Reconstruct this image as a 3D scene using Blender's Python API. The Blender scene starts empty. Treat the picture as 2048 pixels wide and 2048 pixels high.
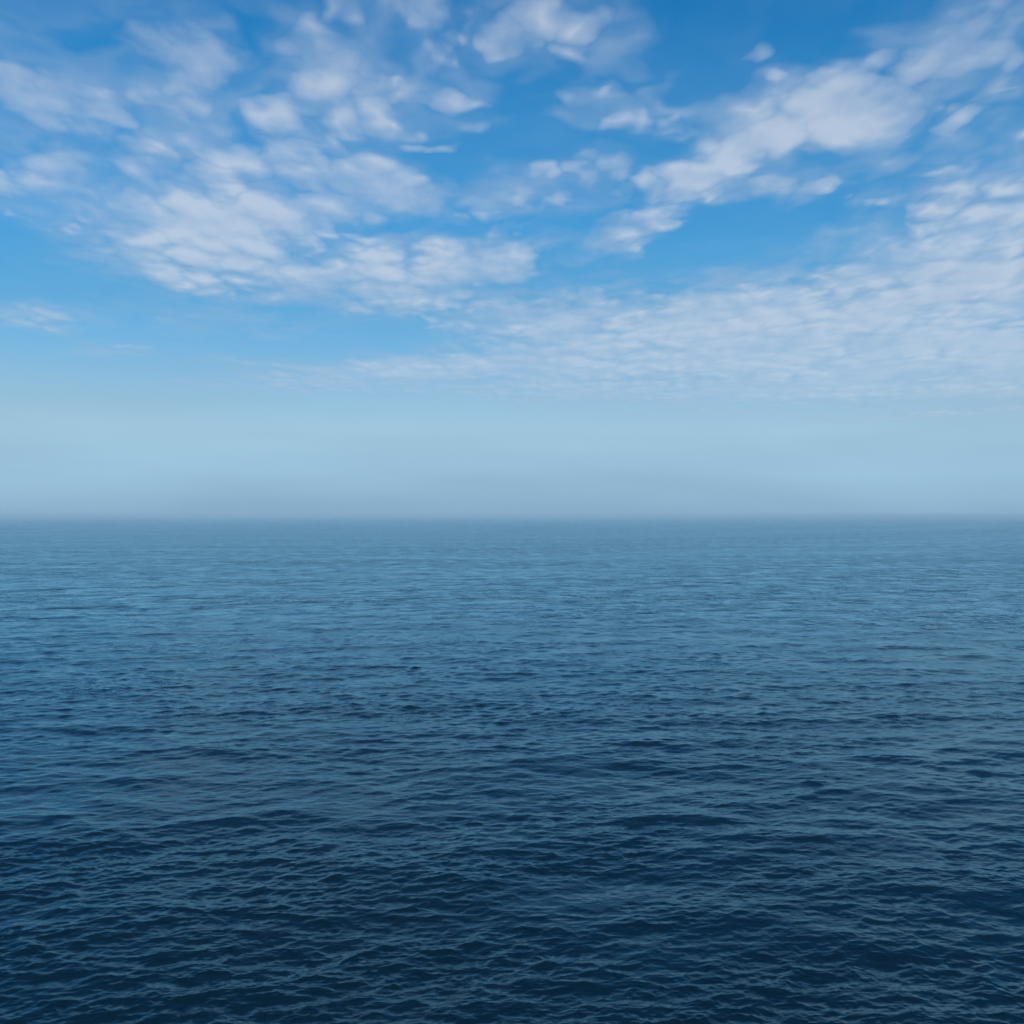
import bpy, math
import numpy as np
from mathutils import Vector

scene = bpy.context.scene
R = math.radians

# ------------------------------------------------------------------ camera
EYE = 25.0                                    # height of the lens over the water
cam_data = bpy.data.cameras.new('camera')
cam_data.sensor_width = 36.0
cam_data.lens = 36.0
cam_data.clip_start = 0.1
cam_data.clip_end = 60000.0
cam = bpy.data.objects.new('camera', cam_data)
cam.location = (0.0, 0.0, EYE)
cam.rotation_euler = (R(90.19), 0.0, 0.0)
scene.collection.objects.link(cam)
scene.camera = cam

# ------------------------------------------------------------------ sun and exposure
SUN_ELEV = R(48.0)
SUN_AZ = R(152.0)                             # clockwise from +Y: behind the camera, to the right
sun_data = bpy.data.lights.new('sun', 'SUN')
sun_data.energy = 3.0
sun_data.angle = R(0.53)
sun_data.color = (1.0, 0.96, 0.90)
sun = bpy.data.objects.new('sun', sun_data)
sun_dir = Vector((math.sin(SUN_AZ) * math.cos(SUN_ELEV), math.cos(SUN_AZ) * math.cos(SUN_ELEV), math.sin(SUN_ELEV)))
sun.rotation_euler = sun_dir.to_track_quat('Z', 'Y').to_euler()
sun.location = (0, 0, 60)
scene.collection.objects.link(sun)

scene.view_settings.view_transform = 'Standard'
scene.view_settings.look = 'None'
scene.view_settings.exposure = 0.0
scene.view_settings.gamma = 1.0
scene.view_settings.use_curve_mapping = False
scene.render.engine = 'CYCLES'
scene.cycles.max_bounces = 6
scene.cycles.volume_bounces = 0
scene.cycles.use_denoising = True
scene.cycles.denoiser = 'OPENIMAGEDENOISE'
scene.cycles.denoising_input_passes = 'RGB'


# ------------------------------------------------------------------ node helpers
class Net:
    def __init__(self, tree):
        self.t = tree
        self.n = tree.nodes
        self.l = tree.links

    def node(self, kind, **kw):
        nd = self.n.new(kind)
        for k, v in kw.items():
            setattr(nd, k, v)
        return nd

    def put(self, sock, v):
        if hasattr(v, 'is_output') or isinstance(v, bpy.types.NodeSocket):
            self.l.new(v, sock)
        else:
            sock.default_value = v

    def math(self, op, *a, clamp=False):
        nd = self.node('ShaderNodeMath', operation=op, use_clamp=clamp)
        for i, v in enumerate(a):
            self.put(nd.inputs[i], v)
        return nd.outputs[0]

    def vec(self, op, *a):
        nd = self.node('ShaderNodeVectorMath', operation=op)
        for i, v in enumerate(a):
            self.put(nd.inputs[i], v)
        return nd.outputs['Value'] if op in ('DOT_PRODUCT', 'LENGTH') else nd.outputs['Vector']

    def scale(self, v, f):
        nd = self.node('ShaderNodeVectorMath', operation='SCALE')
        self.put(nd.inputs[0], v)
        self.put(nd.inputs['Scale'], f)
        return nd.outputs['Vector']

    def xyz(self, x, y, z):
        nd = self.node('ShaderNodeCombineXYZ')
        for i, v in enumerate((x, y, z)):
            self.put(nd.inputs[i], v)
        return nd.outputs[0]

    def split(self, v):
        nd = self.node('ShaderNodeSeparateXYZ')
        self.put(nd.inputs[0], v)
        return nd.outputs

    def smooth(self, v, a, b, lo=0.0, hi=1.0):
        nd = self.node('ShaderNodeMapRange', interpolation_type='SMOOTHSTEP')
        self.put(nd.inputs['Value'], v)
        self.put(nd.inputs['From Min'], a)
        self.put(nd.inputs['From Max'], b)
        self.put(nd.inputs['To Min'], lo)
        self.put(nd.inputs['To Max'], hi)
        return nd.outputs[0]

    def mix(self, f, a, b, blend='MIX'):
        nd = self.node('ShaderNodeMix', data_type='RGBA', blend_type=blend)
        self.put(nd.inputs[0], f)
        self.put(nd.inputs[6], a)
        self.put(nd.inputs[7], b)
        return nd.outputs[2]

    def noise(self, v, scale, detail=2.0, rough=0.5, color=False, lac=2.0, dist=0.0):
        nd = self.node('ShaderNodeTexNoise', noise_dimensions='3D')
        self.put(nd.inputs['Vector'], v)
        self.put(nd.inputs['Scale'], scale)
        self.put(nd.inputs['Detail'], detail)
        self.put(nd.inputs['Roughness'], rough)
        self.put(nd.inputs['Lacunarity'], lac)
        self.put(nd.inputs['Distortion'], dist)
        return nd.outputs['Color' if color else 'Fac']

    def ramp(self, v, stops, interp='LINEAR'):
        nd = self.node('ShaderNodeValToRGB')
        cr = nd.color_ramp
        cr.interpolation = interp
        while len(cr.elements) < len(stops):
            cr.elements.new(0.5)
        for e, (p, c) in zip(cr.elements, stops):
            e.position = p
            e.color = (*c, 1.0) if len(c) == 3 else c
        self.put(nd.inputs[0], v)
        return nd.outputs[0]


def lin(r, g, b):
    f = lambda c: c / 12.92 if c <= 0.04045 else ((c + 0.055) / 1.055) ** 2.4
    return (f(r / 255), f(g / 255), f(b / 255))


# ------------------------------------------------------------------ sky
# A Nishita daylight sky, the pale moist air that lies along the sea horizon, and one broken layer of
# altocumulus.  The clouds lie on a curved layer: p is the place on the layer (in units of its height).
CURVE = 0.06                                   # the layer bends down to the horizon

# cloud banks: bearing tangent, elevation tangent, half width, half height, tilt (degrees), cover
BANKS = [
    # upper left group
    (-0.190, 0.458, 0.062, 0.036, 0, 1.00), (-0.165, 0.400, 0.085, 0.036, -8, 1.05),
    (-0.065, 0.425, 0.046, 0.030, 0, 0.85), (-0.105, 0.492, 0.050, 0.022, -25, 0.70),
    (-0.330, 0.448, 0.090, 0.036, -6, 0.62), (-0.255, 0.440, 0.050, 0.022, 0, 0.70), (-0.060, 0.390, 0.040, 0.014, 0, 0.70),
    (-0.340, 0.395, 0.200, 0.080, -5, 0.48),
    # left edge
    (-0.468, 0.405, 0.050, 0.030, -14, 0.90), (-0.395, 0.390, 0.060, 0.020, -14, 0.85),
    (-0.460, 0.365, 0.050, 0.016, -8, 0.60), (-0.440, 0.325, 0.110, 0.036, -12, 0.72),
    # the large bank left of the middle
    (-0.285, 0.275, 0.120, 0.062, -8, 1.35), (-0.325, 0.345, 0.060, 0.026, -10, 0.95),
    (-0.385, 0.275, 0.080, 0.035, 0, 0.75), (-0.240, 0.240, 0.090, 0.026, -5, 1.05),
    (-0.272, 0.352, 0.040, 0.014, 0, 0.85), (-0.190, 0.360, 0.036, 0.014, 0, 0.75),
    (-0.140, 0.325, 0.070, 0.022, -10, 1.00), (-0.200, 0.315, 0.060, 0.020, -6, 0.75),
    (-0.095, 0.240, 0.100, 0.026, 4, 1.20), (-0.105, 0.212, 0.075, 0.020, 3, 0.95),
    (0.005, 0.255, 0.032, 0.012, 18, 0.75), (-0.010, 0.205, 0.050, 0.018, 0, 0.75),
    (0.020, 0.310, 0.090, 0.024, 8, 0.70), (-0.085, 0.358, 0.020, 0.006, 0, 0.7),
    # middle top
    (0.048, 0.478, 0.062, 0.030, -4, 0.78), (0.095, 0.455, 0.040, 0.020, -8, 0.60),
    (0.100, 0.408, 0.026, 0.013, -6, 0.85), (0.265, 0.450, 0.016, 0.008, 40, 0.65),
    (0.110, 0.378, 0.055, 0.012, -4, 0.55),
    # the bright cloud right of the middle
    (0.315, 0.388, 0.062, 0.030, 6, 1.45), (0.240, 0.366, 0.058, 0.028, 14, 1.40),
    (0.175, 0.328, 0.052, 0.022, 18, 1.35), (0.235, 0.320, 0.050, 0.018, 0, 0.85),
    (0.290, 0.315, 0.024, 0.012, 14, 0.95), (0.155, 0.385, 0.050, 0.018, -6, 0.65),
    (0.355, 0.342, 0.045, 0.012, 12, 0.55), (0.165, 0.400, 0.018, 0.020, 30, 0.6),
    (0.112, 0.272, 0.046, 0.014, 14, 0.95), (0.148, 0.287, 0.036, 0.012, 10, 0.80),
    # upper right
    (0.420, 0.448, 0.080, 0.030, 24, 0.90), (0.455, 0.480, 0.070, 0.026, 28, 0.75),
    (0.395, 0.424, 0.050, 0.014, 4, 0.65), (0.470, 0.395, 0.055, 0.022, 20, 0.85),
    (0.405, 0.398, 0.020, 0.010, 0, 0.75), (0.490, 0.435, 0.030, 0.020, 20, 0.8),
    # the sheet that fills the lower right
    (0.480, 0.272, 0.100, 0.052, 20, 1.15), (0.385, 0.298, 0.050, 0.014, -4, 0.60),
    (0.420, 0.215, 0.150, 0.050, 10, 1.35), (0.300, 0.188, 0.160, 0.038, 6, 1.35),
    (0.440, 0.165, 0.150, 0.040, 0, 1.35), (0.160, 0.178, 0.160, 0.028, 4, 1.30),
    (0.040, 0.190, 0.100, 0.026, 6, 1.05), (0.260, 0.150, 0.190, 0.026, 0, 1.30),
    (0.100, 0.150, 0.170, 0.020, 2, 1.20), (-0.070, 0.145, 0.150, 0.015, 3, 1.10),
    (-0.180, 0.140, 0.100, 0.008, -3, 0.85), (0.320, 0.126, 0.240, 0.016, 2, 1.05),
    (0.100, 0.124, 0.200, 0.015, 0, 0.95), (-0.140, 0.130, 0.160, 0.011, 0, 0.75), (0.250, 0.107, 0.260, 0.010, 0, 0.60), (0.430, 0.101, 0.130, 0.0045, 5, 0.90),
    (0.460, 0.127, 0.120, 0.017, 3, 1.10), (0.290, 0.252, 0.040, 0.008, 4, 0.45),
    # low streaks on the left
    (-0.465, 0.193, 0.050, 0.014, -10, 0.80), (-0.370, 0.162, 0.050, 0.006, -3, 0.50),
    (-0.280, 0.195, 0.100, 0.020, -4, 0.35),
]

world = bpy.data.worlds.new('World')
scene.world = world
world.use_nodes = True
world.node_tree.nodes.clear()
W = Net(world.node_tree)

direction = W.node('ShaderNodeTexCoord').outputs['Generated']
dx, dy, dz = W.split(direction)
up = W.math('MAXIMUM', dz, 0.0)

nishita = W.node('ShaderNodeTexSky', sky_type='NISHITA', sun_disc=False, sun_elevation=SUN_ELEV, sun_rotation=SUN_AZ,
                 altitude=0.0, air_density=1.0, dust_density=0.6, ozone_density=3.0)
SKY_STRENGTH = 0.08
sky_gain = 1.0 / SKY_STRENGTH
deep = W.mix(1.0, nishita.outputs[0], (0.05, 1.15, 1.72, 1.0), 'MULTIPLY')

# moist air along the horizon
patch = W.noise(W.vec('MULTIPLY', direction, (1.0, 1.0, 7.0)), 2.2, 3.0, 0.5)
haze_up = W.math('MAXIMUM', W.math('MULTIPLY_ADD', patch, 0.05, W.math('SUBTRACT', up, 0.025)), 0.0)   # uneven thickness
air_cover = W.ramp(up, [(0.0, (1, 1, 1)), (0.08, (.96, .96, .96)), (0.18, (.70, .70, .70)), (0.30, (.30, .30, .30)), (0.48, (0, 0, 0))], 'EASE')
air_colour = W.ramp(haze_up, [(0.0, lin(139, 177, 206)), (0.018, lin(147, 185, 211)), (0.045, lin(154, 192, 216)), (0.085, lin(160, 196, 217)), (0.12, lin(151, 190, 216)),
                         (0.20, lin(110, 170, 208)), (1.0, lin(110, 170, 210))])
air_colour = W.scale(air_colour, W.smooth(patch, 0.3, 0.7, 0.95 * sky_gain, 1.05 * sky_gain))
clear = W.mix(air_cover, deep, air_colour)

# place on the cloud layer
lift = W.math('ADD', up, CURVE)
px = W.math('DIVIDE', dx, lift)
py = W.math('DIVIDE', dy, lift)
p = W.xyz(px, py, 1.0)


def bank_rows(u, v, ru, rv, tilt):
    """Two rows (A, B, C) so that row . (px, py, 1) is the bank's own normalised coordinate."""
    w = v + CURVE * math.sqrt(1 + u * u + v * v)
    x0, y0 = u / w, 1.0 / w
    # du = w*dx - u*w*dy ; dv = -w*w*dy
    a = np.array([w, -u * w]); b = np.array([0.0, -w * w])
    c, s = math.cos(R(tilt)), math.sin(R(tilt))
    r1 = (c * a + s * b) / ru
    r2 = (-s * a + c * b) / rv
    return (r1[0], r1[1], -(r1[0] * x0 + r1[1] * y0)), (r2[0], r2[1], -(r2[0] * x0 + r2[1] * y0))


warp_c = W.noise(W.vec('MULTIPLY', p, (1.0, 0.75, 1.0)), 3.2, 3.0, 0.55, color=True)
warp = W.vec('MULTIPLY', W.vec('SUBTRACT', warp_c, (0.5, 0.5, 0.5)), (0.42, 0.55, 0.0))
pw = W.vec('ADD', p, warp)

cover = W.math('ADD', -0.8, 0.0)
for (u, v, ru, rv, tilt, amp) in BANKS:
    r1, r2 = bank_rows(u, v, ru * 1.56, rv * 1.6, tilt)
    a = W.vec('DOT_PRODUCT', pw, r1)
    b = W.vec('DOT_PRODUCT', pw, r2)
    q = W.math('MULTIPLY_ADD', b, b, W.math('MULTIPLY', a, a))
    # soft dome, amp at the middle
    bump = W.math('MULTIPLY_ADD', q, -amp, amp)
    cover = W.math('SMOOTH_MAX', cover, bump, 0.25)
# overhead and to the sides the same broken layer goes on
far_field = W.smooth(W.noise(p, 1.3, 2.0, 0.5), 0.60, 0.88, 0.0, 0.6)
ahead = W.math('MULTIPLY', W.smooth(py, 1.55, 1.85), W.smooth(W.math('ABSOLUTE', W.math('DIVIDE', dx, W.math('MAXIMUM', dy, 0.001))), 0.68, 0.52))
cover = W.math('MAXIMUM', cover, W.math('MULTIPLY', far_field, W.math('SUBTRACT', 1.0, ahead)))


# some stretches of the layer are well broken into cloudlets, others are nearly smooth
lumpy = W.smooth(warp_c.node.outputs['Fac'], 0.36, 0.66, 0.26, 0.92)


def billow(pp):
    """Cloudlets: round puffs broken up by finer turbulence."""
    q1 = W.vec('MULTIPLY', pp, (1.0, 0.62, 1.0))
    n1 = W.noise(q1, 4.2, 6.0, 0.58)
    vor = W.node('ShaderNodeTexVoronoi', feature='F1', voronoi_dimensions='2D')
    nq = W.vec('ADD', q1, W.vec('MULTIPLY', W.vec('SUBTRACT', W.noise(q1, 7.0, 2.0, 0.6, color=True), (.5, .5, .5)), (0.22, 0.22, 0.0)))
    W.put(vor.inputs['Vector'], nq)
    vor.inputs['Scale'].default_value = 8.5
    puff = W.math('SUBTRACT', 0.42, vor.outputs['Distance'])
    puff = W.math('MULTIPLY', puff, lumpy)
    return W.math('MULTIPLY_ADD', puff, 1.0, W.math('SUBTRACT', n1, 0.5))


b0 = billow(p)
b1 = billow(W.vec('ADD', p, (0.02, -0.07, 0.0)))
dens = W.math('ADD', W.math('MULTIPLY_ADD', cover, 1.0, -0.36), W.math('MULTIPLY', b0, W.smooth(up, 0.09, 0.30, 0.48, 1.35)))
dens = W.math('MULTIPLY', dens, W.smooth(cover, 0.02, 0.30))
edge = W.smooth(cover, 0.55, 1.2, 0.50, 0.24)           # thick banks have crisp tops, thin ones are veils
body = W.math('MULTIPLY_ADD', W.smooth(dens, -0.06, edge), 0.43, W.math('MULTIPLY', W.smooth(dens, 0.2, 1.05), 0.31))
relief = W.math('SUBTRACT', b0, b1)
light = W.math('ADD', W.math('MULTIPLY_ADD', relief, W.smooth(up, 0.09, 0.30, 0.45, 1.15), 0.16), W.math('MULTIPLY', W.smooth(dens, 0.1, 1.1), 0.62), clamp=True)
low_white = W.mix(light, (*lin(152, 179, 210), 1), (*lin(203, 213, 227), 1))
cloud_colour = W.scale(low_white, sky_gain)
thin = W.noise(W.vec('MULTIPLY', pw, (1.0, 0.8, 1.0)), 5.0, 2.0, 0.6)
veil = W.math('MULTIPLY', W.smooth(cover, -0.20, 0.8), W.math('MULTIPLY', W.smooth(thin, 0.26, 0.72), 0.58))
alpha = W.math('MULTIPLY', W.math('MAXIMUM', body, veil), W.smooth(up, 0.05, 0.21, 0.62, 1.0))
sky_colour = W.mix(alpha, clear, cloud_colour)
bg = W.node('ShaderNodeBackground')
W.put(bg.inputs['Color'], sky_colour)
bg.inputs['Strength'].default_value = SKY_STRENGTH
W.l.new(bg.outputs[0], W.node('ShaderNodeOutputWorld').inputs['Surface'])


# ------------------------------------------------------------------ sea
def build_sea():
    rng = np.random.default_rng(11)
    # rings round the viewpoint: fine where the water is near, wider and wider towards the horizon
    theta = np.concatenate([np.linspace(1.40, 0.56, 40, endpoint=False), np.arange(0.56, 0.0008, -0.00048), [0.0008]])
    r = EYE / np.tan(theta)
    ph = np.arange(-0.54, 0.5401, 0.00095)
    side = 0.54 + np.cumsum(np.geomspace(0.001, 0.12, 80))
    side = side[side < math.pi - 0.03]
    phi = np.concatenate([-side[::-1], ph, side])
    dr = np.gradient(r)
    dphi = np.gradient(phi)
    dphi[0] = dphi[-1] = 2 * (math.pi - phi[-1]) / 1.0
    nr, nc = len(r), len(phi)

    # wave field: many small wave trains, most of them running towards the camera
    n = 460
    lam = np.exp(np.linspace(math.log(0.16), math.log(38.0), n) + rng.normal(0, 0.01, n))
    k = 2 * np.pi / lam
    w = np.where(lam < 2.0, 1.0, (2.0 / lam) ** 1.15) * np.clip((lam / 0.26) ** 0.7, 0, 1)
    w /= w.sum()
    MSS = 0.025
    slope = np.sqrt(2 * MSS * w) * np.abs(rng.normal(1.0, 0.25, n))
    amp = slope / k
    spread = np.where(lam < 3, R(46), R(34))
    head = R(-90) + R(9) + rng.normal(0, 1, n) * spread
    cx, cy = np.cos(head), np.sin(head)
    ph0 = rng.uniform(0, 2 * np.pi, n)

    # gusts: slow patches of livelier and calmer water
    m = 26
    gl = np.exp(rng.uniform(math.log(6), math.log(500), m))
    gh = R(-90) + rng.normal(0, 0.7, m)
    gkx, gky, gp = 2 * np.pi / gl * np.cos(gh), 2 * np.pi / gl * np.sin(gh), rng.uniform(0, 6.28, m)

    # three bands of ripples that the mesh drops as its rings widen; the material takes each over
    band = np.digitize(lam, [0.9, 3.0])
    total = [float((slope[band == b] ** 2).sum() / 2) for b in range(3)]
    X = np.zeros((nr, nc), np.float32); Y = X.copy(); Z = X.copy(); V = np.zeros((3, nr, nc), np.float32)
    sphi, cphi = np.sin(phi), np.cos(phi)
    B = 40
    for i0 in range(0, nr, B):
        i1 = min(nr, i0 + B)
        rr = r[i0:i1, None]
        x = (rr * sphi[None]).astype(np.float32); y = (rr * cphi[None]).astype(np.float32)
        step = np.maximum(dr[i0:i1, None] * 0.9, rr * dphi[None]).astype(np.float32)
        g = np.zeros_like(x)
        for j in range(m):
            if gl[j] > 1.5 * dr[i0]:
                g += np.sin(np.float32(gkx[j]) * x + np.float32(gky[j]) * y + np.float32(gp[j]))
        gust = np.clip(1.0 + 0.24 * g / math.sqrt(m / 2), 0.6, 1.6)
        z = np.zeros_like(x); ox = np.zeros_like(x); oy = np.zeros_like(x); v = [np.zeros_like(x) for b in range(3)]
        smin = step.min()
        for j in range(n):
            s2 = np.float32(slope[j] ** 2 / 2)
            if lam[j] < 1.6 * smin:
                v[band[j]] += s2
                continue
            f = np.clip((lam[j] / step - 1.6) / 2.0, 0, 1)
            v[band[j]] += s2 * (1 - f * f)
            a = f * np.float32(amp[j])
            if lam[j] < 3.5:
                a = a * gust
            t = np.float32(k[j] * cx[j]) * x + np.float32(k[j] * cy[j]) * y + np.float32(ph0[j])
            z += a * np.cos(t)
            s = a * np.sin(t)
            ox += np.float32(-1.35 * cx[j]) * s
            oy += np.float32(-1.35 * cy[j]) * s
        X[i0:i1] = x + ox; Y[i0:i1] = y + oy; Z[i0:i1] = z
        for b in range(3):
            V[b, i0:i1] = np.sqrt(np.maximum(v[b], 0) / total[b]) * gust
    verts = np.stack([X, Y, Z], -1).reshape(-1, 3)
    verts = np.concatenate([verts, [[0, 0, 0]]]).astype(np.float32)
    idx = np.arange(nr * nc, dtype=np.int32).reshape(nr, nc)
    nxt = np.roll(idx, -1, axis=1)
    quads = np.stack([idx[:-1], nxt[:-1], nxt[1:], idx[1:]], -1).reshape(-1, 4)
    tris = np.stack([np.full(nc, nr * nc, np.int32), nxt[0], idx[0]], -1)
    me = bpy.data.meshes.new('sea')
    me.vertices.add(len(verts)); me.vertices.foreach_set('co', verts.ravel())
    loops = np.concatenate([quads.ravel(), tris.ravel()]).astype(np.int32)
    me.loops.add(len(loops)); me.loops.foreach_set('vertex_index', loops)
    npoly = len(quads) + len(tris)
    me.polygons.add(npoly)
    me.polygons.foreach_set('loop_start', np.concatenate([np.arange(len(quads)) * 4, len(quads) * 4 + np.arange(len(tris)) * 3]).astype(np.int32))
    for b, nm in enumerate(('small_ripple', 'middle_ripple', 'large_ripple')):
        at = me.attributes.new(nm, 'FLOAT', 'POINT')
        at.data.foreach_set('value', np.append(V[b].ravel(), 0.0).astype(np.float32))
    me.update(calc_edges=True)
    me.polygons.foreach_set('use_smooth', np.ones(npoly, bool))
    me.update()
    o = bpy.data.objects.new('sea', me)
    scene.collection.objects.link(o)
    o['kind'] = 'structure'
    o['label'] = 'dark blue open sea covered in small wind ripples reaching to the hazy horizon'
    return o


sea = build_sea()
mat = bpy.data.materials.new('sea_water')
mat.use_nodes = True
mat.node_tree.nodes.clear()
M = Net(mat.node_tree)
pos = M.node('ShaderNodeNewGeometry').outputs['Position']
# ripples finer than the rings of the mesh: each band as relief, as strong as the mesh lacks it
def ripple_band(name, angle, scale, height, detail, stretch=0.42):
    c, sn = math.cos(R(angle)), math.sin(R(angle))
    q = M.xyz(M.vec('DOT_PRODUCT', pos, (c * stretch, sn * stretch, 0)), M.vec('DOT_PRODUCT', pos, (-sn, c, 0)), 0.0)
    h = M.math('MULTIPLY', M.noise(q, scale, detail, 0.55), height)
    if name:
        h = M.math('MULTIPLY', h, M.node('ShaderNodeAttribute', attribute_name=name).outputs['Fac'])
    return h


# wave groups: sets of taller and flatter ripples
sets = M.smooth(M.noise(M.vec('MULTIPLY', pos, (0.10, 0.065, 0.0)), 1.0, 4.0, 0.6), 0.36, 0.64, 0.40, 1.6)
height = M.math('ADD', ripple_band('small_ripple', -14, 3.0, 0.045, 1.0), ripple_band('middle_ripple', 10, 0.95, 0.135, 1.0, 0.5))
height = M.math('ADD', height, ripple_band('large_ripple', -6, 0.26, 0.62, 2.0, 0.8))
height = M.math('MULTIPLY', height, sets)
height = M.math('ADD', height, ripple_band('large_ripple', 8, 0.060, 0.95, 2.0, 0.9))
height = M.math('ADD', height, ripple_band(None, 12, 9.0, 0.0025, 1.0))
bump = M.node('ShaderNodeBump')
bump.inputs['Strength'].default_value = 1.0
bump.inputs['Distance'].default_value = 1.0
M.put(bump.inputs['Height'], height)
tone = M.noise(pos, 0.05, 2.0, 0.5)
base = M.mix(tone, (0.0001, 0.005, 0.011, 1), (0.0001, 0.010, 0.017, 1))
deep_water = M.node('ShaderNodeBsdfDiffuse')
M.put(deep_water.inputs['Color'], base)
M.put(deep_water.inputs['Normal'], bump.outputs[0])
mirror = M.node('ShaderNodeBsdfGlossy')
mirror.inputs['Color'].default_value = (0.55, 0.872, 1.0, 1)
mirror.inputs['Roughness'].default_value = 0.06
M.put(mirror.inputs['Normal'], bump.outputs[0])
fresnel = M.node('ShaderNodeFresnel')
fresnel.inputs['IOR'].default_value = 1.333
M.put(fresnel.inputs['Normal'], bump.outputs[0])
pb = M.node('ShaderNodeMixShader')
M.put(pb.inputs[0], fresnel.outputs[0])
M.l.new(deep_water.outputs[0], pb.inputs[1])
M.l.new(mirror.outputs[0], pb.inputs[2])
M.l.new(pb.outputs[0], M.node('ShaderNodeOutputMaterial').inputs['Surface'])
sea.data.materials.append(mat)

# ------------------------------------------------------------------ haze
HALF = 21500.0
bot, top = -2.5, EYE + 5.0
hv = [(sx * HALF, sy * HALF, z) for z in (bot, top) for sx, sy in ((-1, -1), (1, -1), (1, 1), (-1, 1))]
hf = [(3, 2, 1, 0), (4, 5, 6, 7), (0, 1, 5, 4), (1, 2, 6, 5), (2, 3, 7, 6), (3, 0, 4, 7)]
hm = bpy.data.meshes.new('haze')
hm.from_pydata(hv, [], hf)
haze = bpy.data.objects.new('haze', hm)
scene.collection.objects.link(haze)
haze['kind'] = 'stuff'
haze['label'] = 'pale blue haze lying over the far water'
hmat = bpy.data.materials.new('haze_air')
hmat.use_nodes = True
hmat.node_tree.nodes.clear()
H = Net(hmat.node_tree)
vol = H.node('ShaderNodeVolumePrincipled')
vol.inputs['Color'].default_value = (0.69, 0.915, 1.0, 1)
vol.inputs['Density'].default_value = 0.0002
vol.inputs['Anisotropy'].default_value = -0.08
H.l.new(vol.outputs[0], H.node('ShaderNodeOutputMaterial').inputs['Volume'])
hm.materials.append(hmat)
